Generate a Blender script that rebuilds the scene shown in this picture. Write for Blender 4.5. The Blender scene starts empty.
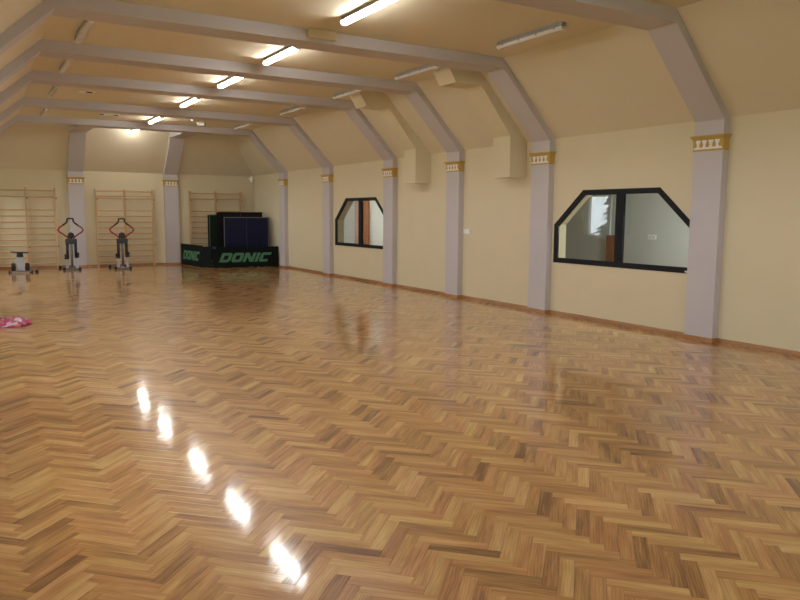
import bpy, bmesh, math, random
from mathutils import Vector, Matrix
random.seed(7)
R = math.radians
S = bpy.context.scene
COL = S.collection

# ------------------------------------------------------------------ camera
YAW, PITCH, ROLL, FPX, EYE = R(30.7858), R(-6.694), R(0.3979), 725.633, Vector((0, 0, 1.6))
FW = Vector((math.sin(YAW)*math.cos(PITCH), math.cos(YAW)*math.cos(PITCH), math.sin(PITCH)))
RT0 = Vector((math.cos(YAW), -math.sin(YAW), 0)); UP0 = RT0.cross(FW)
RT = RT0*math.cos(ROLL) + UP0*math.sin(ROLL)
UP = -RT0*math.sin(ROLL) + UP0*math.cos(ROLL)
cd = bpy.data.cameras.new('camera'); cam = bpy.data.objects.new('camera', cd); COL.objects.link(cam)
cd.sensor_width = 36; cd.lens = FPX*36/800; cd.clip_start = 0.02; cd.clip_end = 500
cam.matrix_world = Matrix(((RT.x, UP.x, -FW.x, EYE.x), (RT.y, UP.y, -FW.y, EYE.y), (RT.z, UP.z, -FW.z, EYE.z), (0, 0, 0, 1)))
S.camera = cam

# ------------------------------------------------------------------ light and exposure
LAMP = 46.0          # lit tubes
SKY = 8.6            # overcast daylight behind the side windows
OFFICE = 120.0
S.view_settings.view_transform = 'Standard'; S.view_settings.look = 'None'
S.view_settings.gamma = 1; S.view_settings.use_curve_mapping = False
S.view_settings.exposure = 0.38
w = bpy.data.worlds.new('overcast_sky'); S.world = w; w.use_nodes = True
nt = w.node_tree; nt.nodes.clear()
bg = nt.nodes.new('ShaderNodeBackground'); wo = nt.nodes.new('ShaderNodeOutputWorld')
bg.inputs[0].default_value = (0.87, 0.94, 1.0, 1); bg.inputs[1].default_value = SKY
nt.links.new(bg.outputs[0], wo.inputs[0])
S.cycles.use_denoising = True
S.cycles.max_bounces = 10; S.cycles.diffuse_bounces = 6; S.cycles.glossy_bounces = 4
S.cycles.transparent_max_bounces = 12
S.cycles.sample_clamp_indirect = 6

# ------------------------------------------------------------------ materials
MATS = {}
def mat(name, col, rough=0.6, metal=0.0, noise=0.0, nscale=6.0, bump=0.0, bscale=120.0, spec=0.5, emit=None, estr=0.0):
    m = bpy.data.materials.new(name); m.use_nodes = True; n = m.node_tree.nodes; l = m.node_tree.links
    b = n['Principled BSDF']
    b.inputs['Roughness'].default_value = rough; b.inputs['Metallic'].default_value = metal
    b.inputs['Specular IOR Level'].default_value = spec
    c = (*col, 1)
    b.inputs['Base Color'].default_value = c
    tc = n.new('ShaderNodeTexCoord')
    if noise > 0:
        t = n.new('ShaderNodeTexNoise'); t.inputs['Scale'].default_value = nscale; t.inputs['Detail'].default_value = 4
        l.new(tc.outputs['Object'], t.inputs['Vector'])
        mx = n.new('ShaderNodeMix'); mx.data_type = 'RGBA'
        mx.inputs[6].default_value = (*[v*(1-noise) for v in col], 1); mx.inputs[7].default_value = (*[min(1, v*(1+noise)) for v in col], 1)
        l.new(t.outputs['Fac'], mx.inputs[0]); l.new(mx.outputs[2], b.inputs['Base Color'])
    if bump > 0:
        t2 = n.new('ShaderNodeTexNoise'); t2.inputs['Scale'].default_value = bscale; t2.inputs['Detail'].default_value = 3
        l.new(tc.outputs['Object'], t2.inputs['Vector'])
        bp = n.new('ShaderNodeBump'); bp.inputs['Strength'].default_value = bump; bp.inputs['Distance'].default_value = 0.004
        l.new(t2.outputs['Fac'], bp.inputs['Height']); l.new(bp.outputs[0], b.inputs['Normal'])
    if emit:
        b.inputs['Emission Color'].default_value = (*emit, 1); b.inputs['Emission Strength'].default_value = estr
    MATS[name] = m
    return m

def wood(name, dark, mid, light, rough=0.4, coat=0.0, gx=2.2, gy=40.0, coord='attr', bump=0.05, vert=False):
    """oak with long grain; coord attr 'gc' (per-plank grain coordinates) and 'rnd' (per-plank tone), or object space"""
    m = bpy.data.materials.new(name); m.use_nodes = True; n = m.node_tree.nodes; l = m.node_tree.links
    b = n['Principled BSDF']
    if coord == 'attr':
        a = n.new('ShaderNodeAttribute'); a.attribute_name = 'gc'; vec = a.outputs['Vector']
        r = n.new('ShaderNodeAttribute'); r.attribute_name = 'rnd'; rnd = r.outputs['Fac']
    else:
        tc = n.new('ShaderNodeTexCoord'); vec = tc.outputs['Object']; rnd = None
    mp = n.new('ShaderNodeMapping'); mp.inputs['Scale'].default_value = (gy, gy, gx) if vert else (gx, gy, gx)
    l.new(vec, mp.inputs['Vector'])
    g = n.new('ShaderNodeTexNoise'); g.inputs['Scale'].default_value = 1.0; g.inputs['Detail'].default_value = 5; g.inputs['Distortion'].default_value = 0.6
    l.new(mp.outputs[0], g.inputs['Vector'])
    mp2 = n.new('ShaderNodeMapping'); mp2.inputs['Scale'].default_value = (3.0, 16.0, 3.0)
    l.new(vec, mp2.inputs['Vector'])
    g2 = n.new('ShaderNodeTexWave'); g2.inputs['Scale'].default_value = 1.3; g2.inputs['Distortion'].default_value = 7.0; g2.inputs['Detail'].default_value = 2
    g2.bands_direction = 'Y'
    l.new(mp2.outputs[0], g2.inputs['Vector'])
    ad = n.new('ShaderNodeMath'); ad.operation = 'MULTIPLY_ADD'; ad.inputs[1].default_value = 0.16
    l.new(g2.outputs['Fac'], ad.inputs[0]); l.new(g.outputs['Fac'], ad.inputs[2])
    if rnd:
        mp3 = n.new('ShaderNodeMapping'); mp3.inputs['Scale'].default_value = (1.6, 11.0, 1.0); l.new(vec, mp3.inputs['Vector'])
        g3 = n.new('ShaderNodeTexNoise'); g3.inputs['Scale'].default_value = 1.0; g3.inputs['Detail'].default_value = 3; g3.inputs['Distortion'].default_value = 1.2
        l.new(mp3.outputs[0], g3.inputs['Vector'])
        a3 = n.new('ShaderNodeMath'); a3.operation = 'MULTIPLY_ADD'; a3.inputs[1].default_value = 0.85; l.new(g3.outputs['Fac'], a3.inputs[0])
        sb = n.new('ShaderNodeMath'); sb.operation = 'SUBTRACT'; sb.inputs[1].default_value = 0.43; l.new(ad.outputs[0], sb.inputs[0])
        l.new(sb.outputs[0], a3.inputs[2]); ad = a3
        a1 = n.new('ShaderNodeMath'); a1.operation = 'MULTIPLY_ADD'; a1.inputs[1].default_value = 0.62
        l.new(rnd, a1.inputs[0]); 
        s1 = n.new('ShaderNodeMath'); s1.operation = 'MULTIPLY_ADD'; s1.inputs[1].default_value = 0.75; s1.inputs[2].default_value = -0.24
        l.new(ad.outputs[0], s1.inputs[0]); l.new(s1.outputs[0], a1.inputs[2])
        f = a1.outputs[0]
    else:
        f = ad.outputs[0]
    rp = n.new('ShaderNodeValToRGB'); e = rp.color_ramp.elements
    e[0].position = 0.12; e[0].color = (*dark, 1); e[1].position = 0.92; e[1].color = (*light, 1)
    k = rp.color_ramp.elements.new(0.5); k.color = (*mid, 1)
    l.new(f, rp.inputs[0]); cout = rp.outputs[0]
    if rnd:      # some blocks redder, some yellower
        sx = n.new('ShaderNodeSeparateXYZ'); l.new(vec, sx.inputs[0])
        wn = n.new('ShaderNodeTexWhiteNoise'); wn.noise_dimensions = '1D'; l.new(sx.outputs['Z'], wn.inputs['W'])
        hr = n.new('ShaderNodeMapRange'); hr.inputs['To Min'].default_value = 0.490; hr.inputs['To Max'].default_value = 0.507; l.new(wn.outputs['Value'], hr.inputs['Value'])
        hs = n.new('ShaderNodeHueSaturation'); hs.inputs['Saturation'].default_value = 1.0
        l.new(hr.outputs[0], hs.inputs['Hue']); l.new(cout, hs.inputs['Color']); cout = hs.outputs[0]
    l.new(cout, b.inputs['Base Color'])
    b.inputs['Roughness'].default_value = rough
    if coat: b.inputs['Coat Weight'].default_value = coat; b.inputs['Coat Roughness'].default_value = 0.09
    bp = n.new('ShaderNodeBump'); bp.inputs['Strength'].default_value = bump; bp.inputs['Distance'].default_value = 0.002
    l.new(g.outputs['Fac'], bp.inputs['Height']); l.new(bp.outputs[0], b.inputs['Normal'])
    if coat:
        b2 = n.new('ShaderNodeBump'); b2.inputs['Strength'].default_value = 0.10; b2.inputs['Distance'].default_value = 0.0015
        nz = n.new('ShaderNodeTexNoise'); nz.inputs['Scale'].default_value = 22
        mpc = n.new('ShaderNodeMapping'); mpc.inputs['Scale'].default_value = (0.35, 1.6, 1)
        l.new(vec, mpc.inputs['Vector']); l.new(mpc.outputs[0], nz.inputs['Vector'])
        l.new(nz.outputs['Fac'], b2.inputs['Height']); l.new(b2.outputs[0], b.inputs['Coat Normal'])
    MATS[name] = m
    return m

def glass(name, tint=(0.95, 0.97, 0.97), refl=1.0):
    m = bpy.data.materials.new(name); m.use_nodes = True; n = m.node_tree.nodes; l = m.node_tree.links; n.clear()
    t = n.new('ShaderNodeBsdfTransparent'); t.inputs[0].default_value = (*tint, 1)
    g = n.new('ShaderNodeBsdfGlossy'); g.inputs['Roughness'].default_value = 0.01
    ge = n.new('ShaderNodeNewGeometry')
    dt = n.new('ShaderNodeVectorMath'); dt.operation = 'DOT_PRODUCT'; l.new(ge.outputs['Normal'], dt.inputs[0]); l.new(ge.outputs['Incoming'], dt.inputs[1])
    ab = n.new('ShaderNodeMath'); ab.operation = 'ABSOLUTE'; l.new(dt.outputs['Value'], ab.inputs[0])
    om = n.new('ShaderNodeMath'); om.operation = 'SUBTRACT'; om.inputs[0].default_value = 1.0; l.new(ab.outputs[0], om.inputs[1])
    pw = n.new('ShaderNodeMath'); pw.operation = 'POWER'; pw.inputs[1].default_value = 5.0; l.new(om.outputs[0], pw.inputs[0])
    f = n.new('ShaderNodeMath'); f.operation = 'MULTIPLY_ADD'; f.inputs[1].default_value = 1-0.042*refl; f.inputs[2].default_value = 0.042*refl; l.new(pw.outputs[0], f.inputs[0])
    mx = n.new('ShaderNodeMixShader'); o = n.new('ShaderNodeOutputMaterial')
    l.new(f.outputs[0], mx.inputs[0]); l.new(t.outputs[0], mx.inputs[1]); l.new(g.outputs[0], mx.inputs[2]); l.new(mx.outputs[0], o.inputs[0])
    MATS[name] = m
    return m

mat('ceiling_paint', (0.70, 0.62, 0.455), 0.75, noise=0.03, nscale=3, bump=0.12, bscale=160)
mat('cream_paint', (0.68, 0.60, 0.41), 0.75, noise=0.03, nscale=3, bump=0.12, bscale=160)
mat('lavender_paint', (0.54, 0.505, 0.515), 0.65, noise=0.02, nscale=4, bump=0.08, bscale=160)
mat('gold_paint', (0.50, 0.33, 0.075), 0.5, noise=0.08, nscale=30)
mat('white_relief', (0.80, 0.78, 0.72), 0.55)
mat('white_plastic', (0.86, 0.86, 0.84), 0.35)
mat('grey_plastic', (0.30, 0.30, 0.29), 0.4)
mat('lamp_cover', (0.72, 0.70, 0.68), 0.25)
mat('lit_tube', (1, 1, 1), 0.4, emit=(1.0, 0.99, 0.95), estr=LAMP)
mat('office_tube', (1, 1, 1), 0.4, emit=(0.95, 1.0, 0.97), estr=OFFICE)
mat('black_frame', (0.012, 0.013, 0.015), 0.5, spec=0.15)
mat('office_paint', (0.62, 0.62, 0.60), 0.8, noise=0.02)
mat('office_floor', (0.30, 0.26, 0.20), 0.5, noise=0.1)
mat('subfloor', (0.05, 0.03, 0.015), 0.9)
mat('black_rubber', (0.012, 0.012, 0.013), 0.5, bump=0.1)
mat('black_metal', (0.016, 0.016, 0.018), 0.35)
mat('silver_metal', (0.62, 0.62, 0.63), 0.35, metal=0.6)
mat('silver_plastic', (0.42, 0.43, 0.45), 0.35, metal=0.2)
mat('grey_metal', (0.20, 0.20, 0.21), 0.35, metal=0.5)
mat('red_tube', (0.26, 0.012, 0.016), 0.35)
mat('barrier_fabric', (0.006, 0.010, 0.009), 0.7, spec=0.1, noise=0.15, nscale=14, bump=0.1, bscale=300)
mat('barrier_green', (0.06, 0.20, 0.10), 0.6)
mat('table_blue', (0.010, 0.013, 0.042), 0.45, noise=0.04, spec=0.15)
mat('table_green', (0.008, 0.026, 0.013), 0.5, noise=0.05, spec=0.15)
mat('table_black', (0.010, 0.009, 0.009), 0.5, noise=0.1, spec=0.15)
mat('table_line', (0.60, 0.60, 0.60), 0.5)
mat('faint_line', (0.06, 0.07, 0.12), 0.5)
mat('blue_plastic', (0.02, 0.04, 0.16), 0.4)
mat('vent_dark', (0.02, 0.02, 0.02), 0.6)
mat('meadow', (0.10, 0.16, 0.06), 0.9, noise=0.3, nscale=0.5)
mat('spruce', (0.03, 0.07, 0.035), 0.8, noise=0.5, nscale=4)
mat('bark', (0.08, 0.05, 0.03), 0.9, noise=0.3, nscale=12)
mat('white_window', (0.75, 0.75, 0.75), 0.4)
wood('oak_parquet', (0.19, 0.073, 0.018), (0.55, 0.275, 0.085), (0.82, 0.545, 0.225), rough=0.38, coat=1.0, gx=2.6, gy=26)
wood('baseboard_wood', (0.26, 0.11, 0.036), (0.38, 0.18, 0.068), (0.50, 0.27, 0.12), rough=0.35, gx=1.5, gy=1.5, coord='obj')
wood('bar_wood', (0.46, 0.265, 0.11), (0.57, 0.355, 0.16), (0.68, 0.46, 0.24), rough=0.4, gx=1.2, gy=30, coord='obj')
wood('door_wood', (0.16, 0.045, 0.017), (0.27, 0.085, 0.03), (0.36, 0.13, 0.05), rough=0.4, gx=2, gy=25, coord='obj', vert=True)
glass('office_glass')
glass('window_glass', (0.97, 0.98, 0.98), 0.85)

# ------------------------------------------------------------------ mesh helpers
class MB:
    def __init__(s): s.v = []; s.f = []
    def add(s, vs, fs):
        o = len(s.v); s.v += [tuple(v) for v in vs]; s.f += [tuple(i+o for i in f) for f in fs]; return s
    def box(s, x0, x1, y0, y1, z0, z1):
        return s.add([(x0,y0,z0),(x1,y0,z0),(x1,y1,z0),(x0,y1,z0),(x0,y0,z1),(x1,y0,z1),(x1,y1,z1),(x0,y1,z1)],
                     [(0,3,2,1),(4,5,6,7),(0,1,5,4),(1,2,6,5),(2,3,7,6),(3,0,4,7)])
    def prism(s, pts, axis, a, b):
        """polygon pts swept along axis (0,1,2) from a to b; pts are the other two coordinates in order"""
        n = len(pts)
        def mk(p, t):
            return {0: (t, p[0], p[1]), 1: (p[0], t, p[1]), 2: (p[0], p[1], t)}[axis]
        vs = [mk(p, a) for p in pts] + [mk(p, b) for p in pts]
        fs = [tuple(range(n))[::-1], tuple(range(n, 2*n))] + [(i, (i+1) % n, (i+1) % n+n, i+n) for i in range(n)]
        return s.add(vs, fs)
    def tube(s, path, r, seg=10, ry=None):
        """round bar swept along a 3-D path, capped"""
        path = [Vector(p) for p in path]; n = len(path); rr = r if isinstance(r, (list, tuple)) else [r]*n
        rings = []; prev = None
        for i, p in enumerate(path):
            t = ((path[min(i+1, n-1)]-p).normalized() + (p-path[max(i-1, 0)]).normalized())
            t = t.normalized() if t.length > 1e-6 else (path[min(i+1, n-1)]-path[max(i-1, 0)]).normalized()
            if prev is None:
                a = Vector((0, 0, 1)) if abs(t.z) < 0.9 else Vector((0, 1, 0))
                u = t.cross(a).normalized()
            else:
                u = (prev - t*prev.dot(t)).normalized()
            prev = u; v = t.cross(u)
            rings.append([p + u*rr[i]*math.cos(2*math.pi*k/seg) + v*(ry or 1.0)*rr[i]*math.sin(2*math.pi*k/seg) for k in range(seg)])
        vs = [q for rg in rings for q in rg]; fs = []
        for i in range(n-1):
            for k in range(seg):
                fs.append((i*seg+k, i*seg+(k+1) % seg, (i+1)*seg+(k+1) % seg, (i+1)*seg+k))
        fs += [tuple(range(seg))[::-1], tuple((n-1)*seg+k for k in range(seg))]
        return s.add(vs, fs)
    def lathe(s, c, prof, seg=20, axis=2):
        vs = []; n = len(prof)
        for (r, z) in prof:
            for k in range(seg):
                a = 2*math.pi*k/seg; q = [r*math.cos(a), r*math.sin(a)]
                p = {2: (q[0], q[1], z), 0: (z, q[0], q[1]), 1: (q[0], z, q[1])}[axis]
                vs.append((c[0]+p[0], c[1]+p[1], c[2]+p[2]))
        fs = [(i*seg+k, i*seg+(k+1) % seg, (i+1)*seg+(k+1) % seg, (i+1)*seg+k) for i in range(n-1) for k in range(seg)]
        fs += [tuple(range(seg))[::-1], tuple((n-1)*seg+k for k in range(seg))]
        return s.add(vs, fs)
    def build(s, name, material, parent=None, bevel=0.0, smooth=False):
        me = bpy.data.meshes.new(name); me.from_pydata(s.v, [], s.f); me.validate()
        bm = bmesh.new(); bm.from_mesh(me); bmesh.ops.recalc_face_normals(bm, faces=bm.faces)
        if bevel:
            bmesh.ops.bevel(bm, geom=bm.edges[:], offset=bevel, segments=2, affect='EDGES', clamp_overlap=True)
        bm.to_mesh(me); bm.free()
        if smooth:
            for p in me.polygons: p.use_smooth = len(p.vertices) == 4
        me.materials.append(MATS[material])
        o = bpy.data.objects.new(name, me); COL.objects.link(o); o.parent = parent
        return o

def tag(o, label=None, cat=None, group=None, kind=None):
    if label: o['label'] = label
    if cat: o['category'] = cat
    if group: o['group'] = group
    if kind: o['kind'] = kind
    return o
def thing(name, loc, label, cat, group=None, rz=0.0, kind=None):
    o = bpy.data.objects.new(name, None); o.empty_display_size = 0.2; COL.objects.link(o)
    o.location = loc; o.rotation_euler = (0, 0, rz)
    return tag(o, label, cat, group, kind)
def shift(mb, d):
    mb.v = [(x+d[0], y+d[1], z+d[2]) for x, y, z in mb.v]; return mb
def copy_tree(o, parent=None):
    c = o.copy(); COL.objects.link(c); c.parent = parent
    for ch in [x for x in o.children]: copy_tree(ch, c)
    return c

# ------------------------------------------------------------------ room dimensions
W, YE, XL, YB = 8.2246, 23.31, -0.5, -3.0
D, PW = 0.11, 0.424
ZK, ZJ, ZT, ZC = 2.806, 2.8355, 3.82, 3.975
XT, XS = 7.148, 7.132
LZ = 2.6
def lxt(y): return 0.955 + 0.0245*(y-8.96)      # the left eaves line runs slightly askew

PY = [6.0365, 9.1734, 11.6663, 14.1768, 17.4363, 20.5332]
EX = [2.81, 5.535]
BAYS = [7.58, 10.35, 12.80, 15.65, 19.05, 21.9]

def st(o): o['kind'] = 'structure'; return o

# floor: dark underlay, oak herringbone blocks as its pieces
floor = st(MB().box(-2.7, W+0.25, YB-0.2, YE+0.2, -0.15, -0.008).build('floor', 'subfloor'))
BW, BL, NB = 0.069, 0.345, 5
X0, Y0 = 2.072, 2.841
Q2 = math.sqrt(0.5)
def world_uv(u, v): return (X0 + BW*(-u+v)*Q2, Y0 + BW*(u+v)*Q2)
planks = []
for k in range(-330, 420):
    for m in range(-30, 40):
        bu, bv = k+NB*m, k-NB*m
        for kind in (0, 1):
            if kind == 0: u0, u1, v0, v1 = bu, bu+NB, bv, bv+1
            else: u0, u1, v0, v1 = bu+NB, bu+NB+1, bv-NB+1, bv+1
            cx, cy = world_uv((u0+u1)/2, (v0+v1)/2)
            if not (YB-0.05 < cy < YE+0.02 and (-2.45 if cy < 2.45 else XL-0.05) < cx < W+0.02): continue
            planks.append((u0, u1, v0, v1, cx, cy, kind))
def in_view(cx, cy):
    d = Vector((cx, cy, 0)) - EYE; z = d.dot(FW)
    if z < 0.3: return None
    x, y = 400+FPX*d.dot(RT)/z, 300-FPX*d.dot(UP)/z
    return z if -12 < x < 812 and -5 < y < 612 else None
vis = sorted([(in_view(p[4], p[5]), i) for i, p in enumerate(planks) if in_view(p[4], p[5])])
single = set(i for z, i in vis[:300])
def plank_geo(p, org=(0, 0)):
    u0, u1, v0, v1, cx, cy, kind = p
    g, c = 0.004, 0.011                     # joint and arris, in block widths
    tz = [random.uniform(-0.0003, 0.0003) for _ in range(4)]
    off = (random.uniform(0, 50), random.uniform(0, 50), random.uniform(0, 50))
    vs, gc = [], []
    for ins, z in ((g+c, 0.0), (g, -0.0009), (g, -0.009)):
        for q, (uu, vv) in enumerate(((u0+ins, v0+ins), (u1-ins, v0+ins), (u1-ins, v1-ins), (u0+ins, v1-ins))):
            x, y = world_uv(uu, vv); vs.append((x-org[0], y-org[1], z + (tz[q] if z > -0.005 else 0)))
            a, b = (uu-u0)*BW, (vv-v0)*BW
            if kind: a, b = b, a
            gc.append((a+off[0], b+off[1], off[2]))
    fs = [(0, 1, 2, 3)] + [(r*4+i, (r+1)*4+i, (r+1)*4+(i+1) % 4, r*4+(i+1) % 4) for r in (0, 1) for i in range(4)]
    t = min(1, max(0, random.gauss(0.52, 0.17)))
    if random.random() < 0.035: t = random.uniform(0.02, 0.2)
    return vs, fs, gc, t
def plank_mesh(name, items, org=(0, 0)):
    V, F, G, T = [], [], [], []
    for p in items:
        vs, fs, gc, t = plank_geo(p, org); o = len(V)
        V += vs; F += [tuple(i+o for i in f) for f in fs]; G += gc; T += [t]*len(vs)
    me = bpy.data.meshes.new(name); me.from_pydata(V, [], F)
    a = me.attributes.new('gc', 'FLOAT_VECTOR', 'POINT'); a.data.foreach_set('vector', [c for g in G for c in g])
    b = me.attributes.new('rnd', 'FLOAT', 'POINT'); b.data.foreach_set('value', T)
    me.materials.append(MATS['oak_parquet'])
    return me
for z, i in vis[:300]:
    p = planks[i]
    o = bpy.data.objects.new('parquet_block', plank_mesh('parquet_block', [p], (p[4], p[5]))); COL.objects.link(o)
    o.location = (p[4], p[5], 0); o.parent = floor
o = bpy.data.objects.new('parquet_field', plank_mesh('parquet_field', [p for i, p in enumerate(planks) if i not in single])); COL.objects.link(o)
o.parent = floor; o['kind'] = 'stuff'

# ceiling, slopes, walls
st(MB().box(XL-0.3, W+0.5, YB-0.2, YE+0.5, ZC, ZC+0.2).build('ceiling', 'ceiling_paint'))
st(MB().prism([(W, ZJ), (XS, ZC), (W+0.5, ZC), (W+0.5, ZJ)], 1, YB-0.2, YE+0.5).build('wall_upper_right', 'ceiling_paint'))
mb = MB(); NS = 54; ring = []
for i in range(NS+1):
    y = YB-0.2 + (YE-YB+0.7)*i/NS
    mb.v += [(XL, y, LZ), (lxt(y)+0.01, y, ZC), (XL-0.3, y, ZC), (XL-0.3, y, LZ)]
mb.f = [(3, 2, 1, 0), tuple(NS*4+k for k in range(4))] + [(i*4+k, i*4+(k+1) % 4, i*4+4+(k+1) % 4, i*4+4+k) for i in range(NS) for k in range(4)]
st(mb.build('wall_upper_left', 'ceiling_paint'))
st(MB().prism([(YE, ZJ-0.02), (22.25, ZC), (YE+0.5, ZC), (YE+0.5, ZJ-0.02)], 0, XL-0.3, W+0.5).build('wall_upper_end', 'ceiling_paint'))
st(MB().box(-2.9, W+0.25, YE, YE+0.25, -0.15, ZJ-0.02).build('wall_end', 'cream_paint'))
st(MB().box(-2.9, -2.65, YB, 2.75, -0.15, 2.5).box(-2.65, XL-0.3, 2.5, 2.75, -0.15, 2.5).build('wall_alcove', 'cream_paint'))
st(MB().box(-2.9, XL-0.001, YB-0.25, 2.75, LZ-0.1, LZ+0.15).build('ceiling_alcove', 'cream_paint'))

def holed_wall(name, outer, holes, xa, xb, material, axis=0):
    """vertical wall in the y-z plane, thickness xa..xb, with polygonal openings"""
    bm = bmesh.new(); loops = []
    for poly in [outer]+holes:
        vs = [bm.verts.new((xa, y, z) if axis == 0 else (y, xa, z)) for y, z in poly]
        for i in range(len(vs)): bm.edges.new((vs[i], vs[(i+1) % len(vs)]))
    bmesh.ops.triangle_fill(bm, use_beauty=True, use_dissolve=False, edges=bm.edges[:])
    r = bmesh.ops.extrude_face_region(bm, geom=bm.faces[:])
    for v in r['geom']:
        if isinstance(v, bmesh.types.BMVert): v.co[axis] = xb
    bmesh.ops.recalc_face_normals(bm, faces=bm.faces)
    me = bpy.data.meshes.new(name); bm.to_mesh(me); bm.free(); me.materials.append(MATS[material])
    o = bpy.data.objects.new(name, me); COL.objects.link(o)
    return st(o)
def hexa(yn, yf, z0, z1, zs, dy):     # gable-shouldered opening
    return [(yn, z0), (yf, z0), (yf, zs), (yf-dy, z1), (yn+dy, z1), (yn, zs)]
WIN2 = (6.22, 8.905, 0.85, 2.0, 1.463, 0.617)
WIN1 = (14.305, 17.1, 0.81, 2.005, 1.472, 0.62)
holed_wall('wall_right', [(YB, -0.15), (YE, -0.15), (YE, ZJ), (YB, ZJ)], [hexa(*WIN2), hexa(*WIN1)], W, W+0.25, 'cream_paint')
BACK_FILL = [(0.6, 2.5), (3.1, 5.0), (5.6, 7.5)]  # unseen back wall openings, added to bring daylight from behind the camera
holed_wall('wall_back', [(-2.9, -0.15), (W+0.25, -0.15), (W+0.25, ZC), (-2.9, ZC)], [[(a, 0.95), (b, 0.95), (b, 2.28), (a, 2.28)] for a, b in BACK_FILL], YB, YB-0.3, 'cream_paint', axis=1)
LWIN = [(3.4, 5.3, 6), (21.1, 22.7, 7), (6.7, 8.5, 1), (9.75, 11.1, 2), (15.1, 17.0, 4), (18.15, 19.95, 5)]  # the unseen opening nearest the end wall is added to brighten that wall
holed_wall('wall_left', [(2.5, -0.15), (YE, -0.15), (YE, LZ), (2.5, LZ)],
           [[(a, 0.95), (b, 0.95), (b, 2.28), (a, 2.28)] for a, b, n in LWIN], XL, XL-0.3, 'cream_paint')

# baseboards
BH, BT = 0.058, 0.016
b = MB()
edges = [YB] + [e for y in PY for e in (y-PW/2, y+PW/2)] + [YE]
for i in range(0, len(edges), 2):
    b.prism([(W, 0), (W, BH), (W-BT*0.6, BH), (W-BT, BH-0.012), (W-BT, 0)], 1, edges[i], edges[i+1])
st(b.build('baseboard_right', 'baseboard_wood'))
b = MB(); edges = [XL] + [e for x in EX for e in (x-PW/2, x+PW/2)] + [W-BT]
for i in range(0, len(edges), 2): b.prism([(YE, 0), (YE, BH), (YE-BT*0.6, BH), (YE-BT, BH-0.012), (YE-BT, 0)], 0, edges[i], edges[i+1])
st(b.build('baseboard_end', 'baseboard_wood'))
st(MB().box(XL, XL+BT, 2.5, YE-BT, 0, BH).build('baseboard_left', 'baseboard_wood'))

# inner windows to the office, shouldered hexagons with dark frames
def inset(poly, d):
    n = len(poly); out = []
    for i in range(n):
        p0, p1, p2 = Vector(poly[i-1]), Vector(poly[i]), Vector(poly[(i+1) % n])
        a = (p1-p0).normalized(); c = (p2-p1).normalized()
        na, nc = Vector((-a.y, a.x)), Vector((-c.y, c.x))
        bis = (na+nc).normalized(); out.append(tuple(p1 + bis*(d/max(0.2, bis.dot(na)))))
    return out
def hex_window(name, dims, mull, label, latch):
    root = thing(name, (W, (dims[0]+dims[1])/2, dims[2]), None, None, kind='structure'); off = (-W, -(dims[0]+dims[1])/2, -dims[2])
    root['label'] = label
    o, q = hexa(*dims), inset(hexa(*dims), 0.078)
    xa, xb = W-0.012, W+0.03; n = 6
    vs = [(xa, *p) for p in o]+[(xa, *p) for p in q]+[(xb, *p) for p in o]+[(xb, *p) for p in q]; fs = []
    for i in range(n):
        j = (i+1) % n
        fs += [(i, j, n+j, n+i), (2*n+i, 3*n+i, 3*n+j, 2*n+j), (i, 2*n+i, 2*n+j, j), (n+i, n+j, 3*n+j, 3*n+i)]
    shift(MB().add(vs, fs), off).build('window_frame', 'black_frame', root)
    shift(MB().box(xa-0.003, xb-0.005, mull[0], mull[1], dims[2]+0.07, dims[3]-0.07), off).build('mullion', 'black_frame', root)
    q2 = inset(hexa(*dims), 0.06)
    def clip(poly, lim, keep_low):
        out = []
        for i in range(len(poly)):
            p, r = poly[i], poly[(i+1) % len(poly)]
            ip = (p[0] < lim) == keep_low; ir = (r[0] < lim) == keep_low
            if ip: out.append(p)
            if ip != ir:
                t = (lim-p[0])/(r[0]-p[0]); out.append((lim, p[1]+t*(r[1]-p[1])))
        return out
    mid = (mull[0]+mull[1])/2
    for low in (True, False):
        shift(MB().prism(clip(q2, mid+(-0.03 if low else 0.03), low), 0, W-0.004, W+0.002), off).build('pane', 'office_glass', root)
    if latch:
        tag(shift(MB().box(xa-0.006, xa, latch-0.03, latch+0.03, dims[2]+0.012, dims[2]+0.036), off).build('latch', 'silver_metal', root, bevel=0.002), 'small silver latch')
hex_window('window_1', WIN1, (15.60, 15.78), 'smaller shouldered inner window with dark frame', None)
hex_window('window_2', WIN2, (7.46, 7.61), 'larger shouldered inner window with dark frame', 6.33)

# daylight windows in the left wall, added fill windows in the back wall (local frame: u along the wall, outside at +v)
def day_window(n, p, q, rz, wd):
    root = thing('window_%d' % n, (p, q, 0.95), None, None, kind='structure', rz=rz); h = wd/2
    f = MB().box(-h, h, 0.09, 0.16, 0, 0.07).box(-h, h, 0.09, 0.16, 1.26, 1.33).box(-h, -h+0.07, 0.09, 0.16, 0.07, 1.26).box(h-0.07, h, 0.09, 0.16, 0.07, 1.26)
    f.box(-0.05, 0.05, 0.09, 0.16, 0.07, 1.26).build('window_frame', 'white_window', root)
    for a, b in ((-h+0.07, -0.05), (0.05, h-0.07)):
        MB().box(a, b, 0.124, 0.130, 0.07, 1.26).build('pane', 'window_glass', root)
    MB().box(-h-0.04, h+0.04, -0.06, 0.0, -0.022, 0.008).box(-h+0.001, h-0.001, 0.0, 0.09, 0.001, 0.008).build('window_sill', 'white_window', root)
    ld = bpy.data.lights.new('sky_portal', 'AREA'); ld.shape = 'RECTANGLE'; ld.size = wd; ld.size_y = 1.33; ld.cycles.is_portal = True
    lo = bpy.data.objects.new('sky_portal', ld); COL.objects.link(lo)
    lo.matrix_world = Matrix.Translation((p, q, 0.95)) @ Matrix.Rotation(rz, 4, 'Z') @ Matrix.Translation((0, 0.2, 0.665)) @ Matrix.Rotation(R(-90), 4, 'X')
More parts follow.
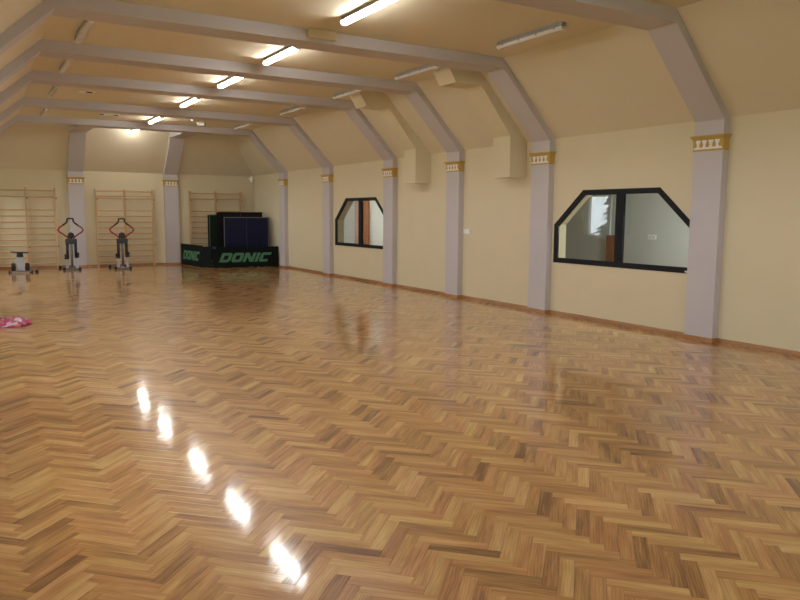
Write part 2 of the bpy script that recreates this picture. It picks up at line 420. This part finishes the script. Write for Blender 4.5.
for a, bb, n in LWIN: day_window(n+2, XL, (a+bb)/2, R(90), bb-a)
for n, (a, bb) in enumerate(BACK_FILL): day_window(n+11, (a+bb)/2, YB, R(180), bb-a)
st(MB().box(-80, 60, -60, -3.6, -4.3, -4.0).build('ground_back', 'meadow'))
st(MB().box(-80, -1.2, -3.6, 80, -4.3, -4.0).build('ground', 'meadow'))

# ------------------------------------------------------------------ pillars and roof frames
def capital(root, along, W0, front, c):
    """gilded capital; along=1: pillar on the right wall, along=0: on the end wall. local frame: a across pillar, t outwards"""
    def put(a0, a1, t0, t1, z0, z1, mb):
        if along == 1: return mb.box(-t1, -t0, a0, a1, z0, z1)
        return mb.box(a0, a1, -t1, -t0, z0, z1)
    h = PW/2
    core = put(-h-0.006, h+0.006, 0, D+0.006, 2.428, 2.572, MB()).build('capital', 'gold_paint', root)
    # flared crown
    def ring(g, z): 
        if along == 1: return [(0, -h-g, z), (-D-g, -h-g, z), (-D-g, h+g, z), (0, h+g, z)]
        return [(-h-g, 0, z), (-h-g, -D-g, z), (h+g, -D-g, z), (h+g, 0, z)]
    vs = []; prof = ((0.006, 2.572), (0.014, 2.578), (0.030, 2.604), (0.036, 2.610), (0.036, 2.624))
    for g, z in prof: vs += ring(g, z)
    fs = [(0, 1, 2, 3), (16, 19, 18, 17)] + [(r*4+i, r*4+(i+1) % 4, (r+1)*4+(i+1) % 4, (r+1)*4+i) for r in range(4) for i in range(4)]
    MB().add(vs, fs).build('crown_moulding', 'gold_paint', core)
    put(-h+0.014, h-0.014, D+0.006, D+0.020, 2.452, 2.476, MB()).build('ledge', 'white_relief', core)
    for k in range(4):
        a = (k-1.5)*0.092
        prof = [(-0.022, 2.476), (0.022, 2.476), (0.022, 2.486), (0.013, 2.497), (0.013, 2.506), (0.028, 2.540), (0.034, 2.566), (-0.034, 2.566), (-0.028, 2.540), (-0.013, 2.506), (-0.013, 2.497), (-0.022, 2.486)]
        if along == 1: MB().prism([(a+x, z) for x, z in prof], 0, -D-0.018, -D-0.006).build('goblet_relief', 'white_relief', core)
        else: MB().prism([(a+x, z) for x, z in prof], 1, -D-0.018, -D-0.006).build('goblet_relief', 'white_relief', core)
def pillar(along, pos, label, cover=False):
    loc = (W, pos, 0) if along == 1 else (pos, YE, 0)
    r = thing('wall_pillar', loc, label, 'pillar', 'lavender pillars with gilded capitals')
    h = PW/2
    if along == 1:
        MB().box(-D, 0, -h, h, 0, ZK).build('shaft', 'lavender_paint', r)
        t = MB().box(-D-BT, -D, -h-BT, h+BT, 0, BH).box(-D, 0, -h-BT, -h, 0, BH).box(-D, 0, h, h+BT, 0, BH)
    else:
        MB().box(-h, h, -D, 0, 0, ZK-0.02).build('shaft', 'lavender_paint', r)
        t = MB().box(-h-BT, h+BT, -D-BT, -D, 0, BH).box(-h-BT, -h, -D, 0, 0, BH).box(h, h+BT, -D, 0, 0, BH)
    t.build('base_board', 'baseboard_wood', r)
    capital(r, along, 0, 0, 0)
    if cover:
        MB().lathe((-D, 0.045, 0.877), [(0.048, 0.0), (0.048, -0.004), (0.042, -0.007)], 24, axis=0).build('cover_plate', 'lavender_paint', r)
PL = ['lavender pillar with gilded capital hiding the latch end of the larger dark-framed window',
      'lavender pillar with gilded capital between the larger dark-framed window and a boxed duct',
      'lavender pillar with gilded capital between the two boxed ducts',
      'lavender pillar with gilded capital between a boxed duct and the smaller dark-framed window',
      'lavender pillar with gilded capital between the smaller dark-framed window and a plain wall bay',
      'lavender pillar with gilded capital next to the long green-lettered barrier by the room corner']
for i, y in enumerate(PY): pillar(1, y, PL[i], i == 1)
pillar(0, EX[0], 'lavender end wall pillar behind a stepper, between two pairs of wall bars')
pillar(0, EX[1], 'lavender end wall pillar beside the green-lettered court barriers')

BL_ = ['above the pillar at the latch end of the larger window', 'with a small cream box on it', 'above the pillar between the two ducts',
       'above the pillar between duct and smaller window', 'above the pillar beyond the smaller window', 'last before the end wall, joined by two short end beams']
for i, y in enumerate(PY):
    r = thing('roof_beam', (4.1, y, ZT), 'lavender roof beam ' + BL_[i], 'beam', 'lavender roof beams')
    off = (-4.1, -y, -ZT); h = PW/2
    shift(MB().box(lxt(y), XT, y-h, y+h, ZT, ZC), off).build('beam', 'lavender_paint', r)
    shift(MB().prism([(W-D, ZK), (XT, ZT), (XT, ZC), (XS, ZC), (W, ZJ), (W, ZK)], 1, y-h, y+h), off).build('slanted_rib', 'lavender_paint', r)
    shift(MB().prism([(lxt(y), ZT), (lxt(y), ZC), (XL, LZ), (XL, LZ-0.14)], 1, y-h, y+h), off).build('slanted_rib', 'lavender_paint', r)
for i, x in enumerate(EX):
    r = thing('end_beam', (x, 22.2, ZT), ['lavender short end beam above the pillar behind a stepper', 'lavender short end beam above the pillar beside the green-lettered barriers'][i], 'beam', 'lavender roof beams')
    off = (-x, -22.2, -ZT); h = PW/2
    shift(MB().box(x-h, x+h, PY[5]+PW/2, 22.26, ZT, ZC), off).build('beam', 'lavender_paint', r)
    shift(MB().prism([(YE-D, ZK-0.02), (22.26, ZT), (22.26, ZC), (YE, ZJ-0.02), (YE, ZK-0.02)], 0, x-h, x+h), off).build('slanted_rib', 'lavender_paint', r)

# ------------------------------------------------------------------ boxed ducts and junction box
def duct(y0, y1, label):
    r = thing('boxed_duct', (W, (y0+y1)/2, 2.24), label, 'duct', 'cream boxed ducts'); off = (-W, -(y0+y1)/2, -2.24)
    xf = W-0.365
    shift(MB().prism([(xf, 2.24), (W, 2.24), (W, ZJ), (xf, 2.92)], 1, y0, y1), off).build('wall_drop', 'cream_paint', r)
    shift(MB().prism([(xf, 2.92), (W, ZJ), (XS, ZC), (7.24, 3.68)], 1, y0, y1), off).build('slanted_run', 'cream_paint', r)
    shift(MB().prism([(7.24, 3.68), (XS, ZC), (6.56, ZC), (6.74, 3.68)], 1, y0, y1), off).build('ceiling_run', 'cream_paint', r)
duct(9.64, 10.10, 'cream boxed duct running up wall and slope beside the larger window')
duct(12.62, 13.06, 'cream boxed duct running up wall and slope beside the smaller window')
JY = PY[1]-PW/2
r = thing('junction_box', (4.10, JY-0.003, 3.862), 'small cream box fixed to a roof beam near a lit tube', 'box')
off = (-4.10, -JY+0.003, -3.862)
shift(MB().box(3.91, 4.30, JY-0.085, JY-0.003, 3.862, ZC-0.002), off).build('box_body', 'cream_paint', r, bevel=0.004)
shift(MB().box(3.918, 4.292, JY-0.093, JY-0.085, 3.869, ZC-0.01), off).build('lid', 'cream_paint', r, bevel=0.002)

# ------------------------------------------------------------------ fluorescent lamps
def lamp(lit):
    r = bpy.data.objects.new('fluorescent_lamp', None); COL.objects.link(r)
    L = 0.635
    MB().prism([(-0.030, 0), (0.030, 0), (0.034, -0.040), (0.046, -0.052), (-0.046, -0.052), (-0.034, -0.040)], 1, -L, L).build('housing', 'grey_plastic', r)
    pr = [(-0.043, -0.052), (0.043, -0.052), (0.043, -0.072), (0.032, -0.090), (0.010, -0.098), (-0.010, -0.098), (-0.032, -0.090), (-0.043, -0.072)]
    MB().prism(pr, 1, -L+0.02, L-0.02).build('diffuser', 'lit_tube' if lit else 'lamp_cover', r)
    for s in (-1, 1):
        MB().prism([(x*1.03, z*1.01) for x, z in pr], 1, s*L, s*(L-0.02)).build('end_cap', 'white_plastic', r)
    clip0 = None
    for s in (-1, 1):
        for k in (-1.5, -0.5, 0.5, 1.5):
            MB().box(s*0.0445, s*0.050, k*0.34-0.012, k*0.34+0.012, -0.072, -0.036).build('clip', 'grey_plastic', r)
    return r
BN = ['in the larger window bay', 'in the duct bay beside the larger window', 'in the duct bay beside the smaller window', 'in the smaller window bay',
      'in the plain bay past the smaller window', 'between last roof beam and end wall']
on, off_ = lamp(True), lamp(False)
used = [False, False]
def place(proto, x, y, label, group):
    k = 0 if proto is on else 1
    o = copy_tree(proto) if used[k] else proto; used[k] = True
    o.location = (x, y, ZC); tag(o, label, 'lamp', group)
place(on, 4.05, 4.4, 'lit white tube lamp on the ceiling before the first roof beam', 'lit tube lamps along the ridge')
for i, y in enumerate(BAYS):
    place(on, 4.07+0.012*(y-7.58), y, 'lit white tube lamp on the ceiling ' + BN[i], 'lit tube lamps along the ridge')
for i, y in enumerate(BAYS[:5]):
    place(off_, 6.46, y, 'unlit tube lamp along the pillar wall ' + BN[i], 'unlit tube lamps')
for i, y in enumerate(BAYS[:5]):
    if i: place(off_, [0, 1.43, 1.49, 1.58, 1.71][i], y, 'unlit tube lamp away from the pillar wall ' + BN[i], 'unlit tube lamps')

# ceiling vents and spot
def vent(x, y, rad, holes, label):
    r = thing('ceiling_vent', (x, y, ZC), label, 'vent', 'round ceiling vents')
    MB().lathe((0, 0, 0), [(rad, 0), (rad, -0.008), (rad*0.92, -0.016), (rad*0.8, -0.012)], 28).build('rim', 'white_plastic', r)
    for hx, hr in holes: MB().lathe((hx, 0, 0), [(hr, -0.012), (hr, -0.020), (hr*0.7, -0.022)], 20).build('opening', 'vent_dark', r)
vent(2.17, 15.8, 0.17, [(0.06, 0.065)], 'round white ceiling vent with one dark opening')
vent(3.12, 19.08, 0.25, [(-0.17, 0.06), (0.17, 0.06)], 'round white ceiling vent with two dark openings')
r = thing('ceiling_spotlight', (5.38, 19.2, ZC), 'small white spotlight on the ceiling beyond the smaller window', 'spotlight')
MB().lathe((0, 0, 0), [(0.06, 0), (0.06, -0.02), (0.02, -0.025), (0.018, -0.06)], 16).build('mount', 'white_plastic', r)
MB().tube([(-0.09, 0.04, -0.075), (0.09, -0.04, -0.075)], 0.05, 14).build('spot_head', 'white_plastic', r)
MB().tube([(0.085, -0.038, -0.075), (0.10, -0.0445, -0.075)], 0.043, 14).build('lens', 'vent_dark', r)
r = thing('smoke_detector', (5.12, 19.0, ZC), 'tiny white smoke detector next to the ceiling spotlight', 'detector')
MB().lathe((0, 0, 0), [(0.05, 0), (0.05, -0.02), (0.035, -0.035)], 16).build('detector_body', 'white_plastic', r)
MB().lathe((0, 0, 0), [(0.018, -0.035), (0.016, -0.045)], 12).build('sensor_cap', 'white_plastic', r)
# wall fixtures
r = thing('light_switch', (W, 11.30, 1.25), 'small white double switch on the wall beside a pillar', 'switch')
MB().box(-0.028, 0, -0.105, 0.105, 0, 0.088).build('switch_box', 'white_plastic', r, bevel=0.006)
for k in (-1, 1): MB().box(-0.034, -0.028, k*0.05-0.036, k*0.05+0.036, 0.014, 0.074).build('rocker', 'white_plastic', r, bevel=0.002)
r = thing('motion_sensor', (W-0.09, YE-0.09, 2.62), 'white motion sensor high in the corner above the tables', 'sensor', rz=R(45))
MB().prism([(-0.05, 0.0), (0.05, 0.0), (0.042, 0.20), (-0.042, 0.20)], 1, -0.04, 0.03).build('sensor_body', 'white_plastic', r, bevel=0.008)
MB().prism([(-0.034, 0.03), (0.034, 0.03), (0.03, 0.11), (-0.03, 0.11)], 1, -0.048, -0.04).build('sensor_lens', 'lamp_cover', r)
MB().tube([(0.0, 0.03, 0.12), (0.0, 0.115, 0.12)], 0.02, 10).build('bracket', 'white_plastic', r)
tag(MB().box(W-0.022, W, YE-0.022-0.05, YE-0.05, BH, 2.60).build('cable_duct', 'cream_paint'), 'thin cream cable duct running down the room corner', 'cable duct')

# ------------------------------------------------------------------ wall bars
def wall_bars(xs, tops, label):
    r = thing('wall_bars', ((xs[0]+xs[-1])/2, YE, 0), label, 'wall bars', 'wooden wall bars on the end wall'); cx = r.location.x
    y1, y0 = -0.085, -0.185
    for x in xs:
        MB().prism([(y0, 0.0), (y1, 0.0), (y1, 2.30), (y0+0.03, 2.30), (y0, 2.25)], 0, x-cx-0.019, x-cx+0.019).build('post', 'bar_wood', r)
        for z in (0.60, 1.98):
            tag(MB().box(x-cx+0.019, x-cx+0.050, y1-0.045, 0.0, z, z+0.05).build('bracket', 'black_metal', r), 'black metal bracket')
    zs = [0.135+0.1705*k for k in range(10)] + tops
    for a, b in zip(xs[:-1], xs[1:]):
        base = None
        for z in zs:
            yy = -0.135 if z < 2.1 else -0.16
            if base is None:
                base = MB().tube([(a-cx+0.019, 0, 0), (b-cx-0.019, 0, 0)], 0.016, 8, ry=1.25).build('rung', 'bar_wood', r); o = base
            else:
                o = base.copy(); COL.objects.link(o); o.parent = r
            o.location = (0, yy, z)
wall_bars([0.66, 1.48, 2.23], [2.04, 2.22], 'pair of wooden wall bars behind the stool-like trainer')
wall_bars([3.33, 4.14, 4.95], [2.03, 2.10, 2.24], 'pair of wooden wall bars between the two end wall pillars')
wall_bars([6.09, 6.91, 7.73], [2.06, 2.23], 'pair of wooden wall bars behind the stored table tennis tables')

# ------------------------------------------------------------------ gym machines
def stepper(loc, rz, label):
    r = thing('stepper', loc, label, 'exercise machine', 'steppers with red handlebars', rz=rz)
    # base
    MB().tube([(-0.20, -0.10, 0.035), (0.20, -0.10, 0.035)], 0.028, 10).tube([(0.0, -0.10, 0.05), (0.0, 0.62, 0.05)], 0.03, 10).tube([(-0.34, 0.62, 0.035), (0.10, 0.62, 0.035)], 0.022, 10).build('base_frame', 'grey_metal', r)
    for x, y in ((-0.20, -0.10), (0.20, -0.10), (-0.34, 0.62), (0.10, 0.62)):
        MB().tube([(x-0.035, y, 0.037), (x+0.035, y, 0.037)], 0.037, 12).build('end_cap', 'black_rubber', r)
    MB().tube([(0, 0.02, 0.05), (0, 0.0, 0.80)], 0.032, 12).build('column', 'grey_metal', r, smooth=True)
    for s in (-1, 1):
        MB().tube([(s*0.11, -0.01, 0.33), (s*0.105, 0.0, 0.76)], 0.040, 10).build('damper', 'black_metal', r, smooth=True)
        MB().prism([(s*0.09, 0.06), (s*0.175, 0.05), (s*0.165, 0.09), (s*0.12, 0.34), (s*0.075, 0.34)], 1, -0.09, -0.05).build('pedal_arm', 'silver_plastic', r)
        p = MB().box(s*0.13-0.06, s*0.13+0.06, -0.16, 0.12, 0.33+0.02*s, 0.37+0.02*s).box(s*0.13-0.06, s*0.13+0.06, 0.09, 0.12, 0.37+0.02*s, 0.46+0.02*s)
        p.build('pedal', 'black_rubber', r, bevel=0.008)
        path = [(s*0.055, 0.0, 0.86), (s*0.10, -0.02, 0.93), (s*0.19, -0.05, 1.00), (s*0.28, -0.08, 1.06), (s*0.32, -0.09, 1.12), (s*0.285, -0.09, 1.18), (s*0.19, -0.08, 1.25), (s*0.11, -0.06, 1.315), (s*0.078, -0.05, 1.36), (s*0.076, -0.04, 1.43)]
        h = MB().tube(path, 0.021, 10).build('handlebar', 'red_tube', r, smooth=True)
        MB().tube(path[6:], 0.0235, 10).build('foam_sleeve', 'black_rubber', h, smooth=True)
    MB().tube([(-0.085, -0.04, 1.435), (0.085, -0.04, 1.435)], 0.022, 10).build('grip', 'black_rubber', r)
    MB().box(-0.15, 0.15, -0.05, 0.04, 0.73, 0.87).build('clamp_block', 'black_metal', r, bevel=0.012)
    MB().lathe((0, -0.03, 0.965), [(0.05, -0.035), (0.082, -0.02), (0.088, 0.0), (0.082, 0.02), (0.05, 0.035)], 18, axis=1).build('console', 'black_rubber', r)
    MB().tube([(0, 0, 0.84), (0, -0.02, 0.95)], 0.03, 10).build('console_neck', 'black_metal', r)
stepper((2.50, 22.18, 0), R(-8), 'black and silver stepper with red handlebar loop before an end wall pillar')
stepper((3.82, 22.0, 0), R(-8), 'black and silver stepper with red handlebar loop before wall bars')

r = thing('stool_trainer', (1.18, 21.66, 0), 'small silver pedal trainer with flat black seat by wall bars', 'exercise machine')
MB().prism([(-0.105, 0.05), (0.105, 0.05), (0.088, 0.22), (0.082, 0.43), (-0.082, 0.43), (-0.088, 0.22)], 1, -0.08, 0.08).build('column', 'silver_plastic', r, bevel=0.02)
MB().tube([(0, 0, 0.42), (0, 0, 0.53)], [0.085, 0.07], 14).build('seat_neck', 'black_rubber', r)
MB().prism([(-0.22, 0.55), (-0.14, 0.53), (0.21, 0.515), (0.215, 0.545), (-0.13, 0.565), (-0.22, 0.575)], 1, -0.11, 0.11).build('seat', 'black_rubber', r, bevel=0.008)
for s in (-1, 1):
    MB().lathe((s*0.165, 0, 0.155), [(0.09, -0.05), (0.112, -0.03), (0.112, 0.03), (0.09, 0.05)], 20, axis=0).build('pedal_wheel', 'black_rubber', r)
MB().box(-0.26, 0.26, -0.10, 0.10, 0.02, 0.06).build('base_plate', 'grey_metal', r, bevel=0.01)
for x in (-0.25, 0.25, 0.38):
    MB().tube([(x-0.04, -0.05, 0.032), (x+0.04, -0.05, 0.032)], 0.032, 12).build('end_cap', 'black_rubber', r)
MB().tube([(0.2, -0.05, 0.035), (0.40, -0.05, 0.035)], 0.014, 8).build('foot_bar', 'grey_metal', r)

# ------------------------------------------------------------------ table tennis barriers and folded tables
def lettering(parent, x0, x1, z0, z1, y, name='lettering'):
    """slanted block letters reading DONIC in the local x-z plane"""
    H = z1-z0; sh = 0.42
    G = {  # strokes on a 0..1 grid, outer contour with chamfers then hole
        'D': ([(0, 0), (0.80, 0), (1, 0.22), (1, 0.85), (0.86, 1), (0.0, 1)], [(0.30, 0.27), (0.30, 0.73), (0.70, 0.73), (0.70, 0.27)]),
        'O': ([(0.14, 0), (0.86, 0), (1, 0.16), (1, 0.84), (0.86, 1), (0.14, 1), (0, 0.84), (0, 0.16)], [(0.30, 0.27), (0.30, 0.73), (0.70, 0.73), (0.70, 0.27)]),
        'N': ([(0, 0), (0.29, 0), (0.29, 0.55), (0.66, 0), (1, 0), (1, 1), (0.71, 1), (0.71, 0.45), (0.34, 1), (0, 1)], None),
        'I': ([(0, 0), (1, 0), (1, 1), (0, 1)], None),
        'C': ([(0.14, 0), (0.90, 0), (0.90, 0.27), (0.32, 0.27), (0.32, 0.73), (1, 0.73), (1, 1), (0.14, 1), (0, 0.84), (0, 0.16)], None)}
    widths = [('D', 1.25), ('O', 1.25), ('N', 1.30), ('I', 0.36), ('C', 1.2)]
    gap = 0.13; tot = sum(a for _, a in widths) + gap*4
    U = (x1-x0-sh*H)/tot; cur = x0
    bm = bmesh.new()
    for ch, ww in widths:
        outer, hole = G[ch]; ed = []
        for poly in [outer]+([hole] if hole else []):
            vs = [bm.verts.new((cur+px*ww*U+sh*H*pz, y, z0+pz*H)) for px, pz in poly]
            ed += [bm.edges.new((vs[i], vs[(i+1) % len(vs)])) for i in range(len(vs))]
        bmesh.ops.triangle_fill(bm, use_beauty=True, edges=ed)
        cur += (ww+gap)*U
    rr = bmesh.ops.extrude_face_region(bm, geom=bm.faces[:])
    for v in rr['geom']:
        if isinstance(v, bmesh.types.BMVert): v.co.y -= 0.002
    bmesh.ops.recalc_face_normals(bm, faces=bm.faces)
    me = bpy.data.meshes.new(name); bm.to_mesh(me); bm.free(); me.materials.append(MATS['barrier_green'])
    o = bpy.data.objects.new(name, me); COL.objects.link(o); o.parent = parent
    return tag(o, 'green slanted lettering')
def barrier(p, q, h, label, text, clip=False):
    p, q = Vector((*p, 0)), Vector((*q, 0)); L = (q-p).length
    r = thing('court_barrier', p, label, 'barrier', 'dark table tennis court barriers', rz=math.atan2(q.y-p.y, q.x-p.x))
    f = MB()
    for z in (0.025, h-0.015): f.tube([(0.01, 0.012, z), (L-0.01, 0.012, z)], 0.010, 8)
    for x in (0.012, L-0.012): f.tube([(x, 0.012, 0.0), (x, 0.012, h)], 0.010, 8)
    f.build('frame', 'black_metal', r)
    MB().box(0, L, -0.004, 0.0, 0.015, h).box(0, L, 0.024, 0.028, 0.015, h).box(0, L, -0.004, 0.028, h-0.002, h+0.004).build('cover', 'barrier_fabric', r)
    if text: lettering(r, text[0], text[1], text[2], text[3], -0.004)
    if clip: MB().box(0.02, 0.12, -0.012, 0.036, h-0.05, h+0.012).build('corner_clip', 'blue_plastic', r, bevel=0.004)
    return r
barrier((6.17, 21.17), (8.165, 20.985), 0.615, 'long dark court barrier with large green lettering before folded tables', (0.19, 1.79, 0.165, 0.44), clip=True)
barrier((5.76, 23.10), (5.93, 21.37), 0.655, 'dark court barrier with narrow-looking green lettering beside an end wall pillar', (0.16, 1.56, 0.19, 0.47))
barrier((5.955, 21.36), (6.15, 21.20), 0.625, 'short blank dark barrier leaf between the two lettered barriers', None)

def folded_table(x0, x1, y, h, face, label, edge='grey_metal', second=0.06):
    r = thing('folded_table', ((x0+x1)/2, y, 0), label, 'table tennis table', 'folded table tennis tables'); w2 = (x1-x0)/2
    z0 = 0.16
    def leaf(dx, y0, y1, outward, dz=0.0):
        t = MB().box(-w2+dx, w2+dx, y0, y1, z0, h+dz).build('table_half', face, r, bevel=0.003)
        b = 0.02; yy = y0 if outward < 0 else y1
        e = MB()
        for a in ((-w2+dx, -w2+dx+b, z0, h+dz), (w2+dx-b, w2+dx, z0, h+dz), (-w2+dx, w2+dx, h+dz-b, h+dz), (-w2+dx, w2+dx, z0, z0+b)):
            e.box(a[0], a[1], yy+outward*0.002 if outward < 0 else yy, yy if outward < 0 else yy+0.002, a[2], a[3])
        e.build('edge_line', edge, t)
        MB().box(dx-0.004, dx+0.004, min(yy, yy+outward*0.0015), max(yy, yy+outward*0.0015), z0+b, h+dz-b).build('centre_line', 'faint_line', t)
        return t
    leaf(0, 0, 0.022, -1); leaf(second, 0.15, 0.172, 1, -0.015)
    u = MB()
    for x in (-w2*0.7, w2*0.7):
        u.tube([(x, 0.05, 0.06), (x, 0.05, h-0.2)], 0.016, 8).tube([(x, 0.12, 0.06), (x, 0.12, h-0.2)], 0.016, 8)
    u.tube([(-w2*0.7, 0.085, 0.08), (w2*0.7, 0.085, 0.08)], 0.018, 8)
    u.build('undercarriage', 'black_metal', r)
    for x in (-w2*0.7, w2*0.7):
        for yy in (0.02, 0.15): MB().lathe((x, yy, 0.045), [(0.045, -0.014), (0.045, 0.014)], 16, axis=0).build('wheel', 'black_rubber', r)
    return r
folded_table(6.63, 8.04, 21.46, 1.497, 'table_blue', 'folded dark blue table tennis table in front of the others', second=0.075)
folded_table(6.565, 7.96, 21.80, 1.65, 'table_black', 'tall folded black table between the blue and green ones', edge='table_black', second=0.0)
folded_table(6.42, 7.80, 22.25, 1.57, 'table_green', 'folded dark green table tennis table nearest the wall bars', second=0.0)

# ------------------------------------------------------------------ pink cloth on the floor
m = mat('pink_cloth', (0.5, 0.12, 0.22), 0.85)
n = m.node_tree.nodes; l = m.node_tree.links
tc = n.new('ShaderNodeTexCoord'); vo = n.new('ShaderNodeTexVoronoi'); vo.inputs['Scale'].default_value = 13
l.new(tc.outputs['Object'], vo.inputs['Vector'])
rp = n.new('ShaderNodeValToRGB'); rp.color_ramp.interpolation = 'CONSTANT'
cols = [(0.0, (0.55, 0.08, 0.16)), (0.25, (0.66, 0.52, 0.62)), (0.45, (0.34, 0.03, 0.10)), (0.58, (0.62, 0.20, 0.16)), (0.70, (0.40, 0.20, 0.34)), (0.86, (0.72, 0.64, 0.70))]
rp.color_ramp.elements[0].color = (*cols[0][1], 1); rp.color_ramp.elements[1].position = cols[1][0]; rp.color_ramp.elements[1].color = (*cols[1][1], 1)
for p_, c_ in cols[2:]: rp.color_ramp.elements.new(p_).color = (*c_, 1)
sx = n.new('ShaderNodeSeparateColor'); l.new(vo.outputs['Color'], sx.inputs[0]); l.new(sx.outputs[0], rp.inputs[0])
l.new(rp.outputs[0], n['Principled BSDF'].inputs['Base Color'])
N = 48; V, F = [], []
from mathutils import noise as NZ
for i in range(N+1):
    for j in range(N+1):
        a, c = i/N*2-1, j/N*2-1
        ang = math.atan2(c, a); rad = max(abs(a), abs(c))
        rr_ = rad*(0.86+0.16*NZ.noise(Vector((math.cos(ang)*1.7, math.sin(ang)*1.7, 3.1))))
        x, y = rr_*math.cos(ang)*0.40, rr_*math.sin(ang)*0.36
        z = (abs(NZ.noise(Vector((x*7, y*7, 0.4))))*0.085+abs(NZ.noise(Vector((x*16, y*16, 7.4))))*0.045+0.045)*(1-rad**3)+0.004
        V.append((x, y, max(0.004, z)))
for i in range(N):
    for j in range(N):
        k = i*(N+1)+j; F.append((k, k+N+1, k+N+2, k+1))
o = MB().add(V, F).build('crumpled_cloth', 'pink_cloth', None, smooth=True); o.location = (0.42, 11.72, 0)
sm = o.modifiers.new('solid', 'SOLIDIFY'); sm.thickness = 0.003; sm.offset = 1
tag(o, 'crumpled pink and white patterned cloth lying on the parquet', 'cloth')

# ------------------------------------------------------------------ office behind the inner windows
XO = 10.7   # back wall of the office
st(MB().box(W+0.25, XO+0.2, 3.0, 24.0, -0.15, 0.0).build('floor_office', 'office_floor'))
st(MB().box(XO, XO+0.2, 3.0, 24.0, 0.0, 2.65).build('wall_office_back', 'office_paint'))
st(MB().box(W+0.5, XO, 3.0, 3.2, 0.0, 2.65).box(W+0.5, XO, 23.8, 24.0, 0.0, 2.65).build('wall_office_ends', 'office_paint'))
st(MB().box(W+0.25, XO+0.2, 3.0, 24.0, 2.65, 2.8).build('ceiling_office', 'office_paint'))
for y, lab in ((6.5, 'lit ceiling lamp in the office behind the larger window'), (18.4, 'lit ceiling lamp in the office behind the smaller window')):
    r = thing('office_lamp', (8.85, y, 2.65), lab, 'lamp', 'office ceiling lamps')
    MB().box(-0.08, 0.08, -0.5, 0.5, -0.04, 0).build('housing', 'white_plastic', r)
    MB().prism([(-0.07, -0.04), (0.07, -0.04), (0.05, -0.08), (-0.05, -0.08)], 1, -0.48, 0.48).build('diffuser', 'office_tube', r)
r = thing('power_socket', (XO, 9.01, 1.185), 'white double socket on the grey wall behind the larger window', 'socket')
MB().box(-0.03, 0, -0.09, 0.09, 0, 0.09).build('socket_plate', 'white_plastic', r, bevel=0.004)
for k in (-1, 1): MB().lathe((-0.03, k*0.041, 0.043), [(0.026, 0.0), (0.024, -0.004)], 16, axis=0).build('outlet', 'lamp_cover', r)
def cupboard(y0, y1, h, dep, label):
    r = thing('office_brown_block', (XO-0.03, (y0+y1)/2, 0), label, 'cupboard', 'brown cupboards in the office'); a = (y1-y0)/2
    MB().box(-dep, 0, -a, a, 0, h).build('carcass', 'door_wood', r)
    d = MB().box(-dep-0.018, -dep, -a+0.008, a-0.008, 0.06, h-0.01).build('door', 'door_wood', r, bevel=0.003)
    MB().tube([(-dep-0.045, a-0.04, h*0.5), (-dep-0.045, a-0.04, h*0.5+0.12)], 0.006, 8).build('handle', 'silver_metal', d)
cupboard(9.78, 9.98, 1.24, 0.12, 'low brown block standing in for a reflection in the larger window')  # added block, imitates a brown reflection below the mirrored sill
cupboard(19.78, 20.16, 2.3, 0.3, 'tall brown wooden cupboard behind the smaller window')

# ------------------------------------------------------------------ a spruce outside the daylight windows, mirrored in the larger inner window
r = thing('spruce_tree', (-6.0, 20.5, -4.0), 'dark spruce outdoors mirrored in the larger inner window', 'tree')
MB().tube([(0, 0, 0), (0, 0, 9.5)], [0.16, 0.03], 8).build('trunk', 'bark', r)
f = MB()
for k in range(44):
    z = 0.9+k*0.195; rad = 1.9*(1-k/48.0)*(0.85+0.3*random.random())
    for q in range(11):
        a = q*2*math.pi/11 + k*0.35 + random.uniform(-0.1, 0.1); rr_ = rad*random.uniform(0.8, 1.1)
        c, s = math.cos(a), math.sin(a); wd = 0.16*rad+0.05
        f.add([(0, 0, z+0.15), (c*rr_*0.6-s*wd, s*rr_*0.6+c*wd, z-0.12), (c*rr_, s*rr_, z-0.34), (c*rr_*0.6+s*wd, s*rr_*0.6-c*wd, z-0.12), (c*rr_*0.5, s*rr_*0.5, z-0.22)],
              [(0, 1, 2), (0, 2, 3), (0, 4, 1), (1, 4, 2), (2, 4, 3), (3, 4, 0)])
f.build('foliage', 'spruce', r)
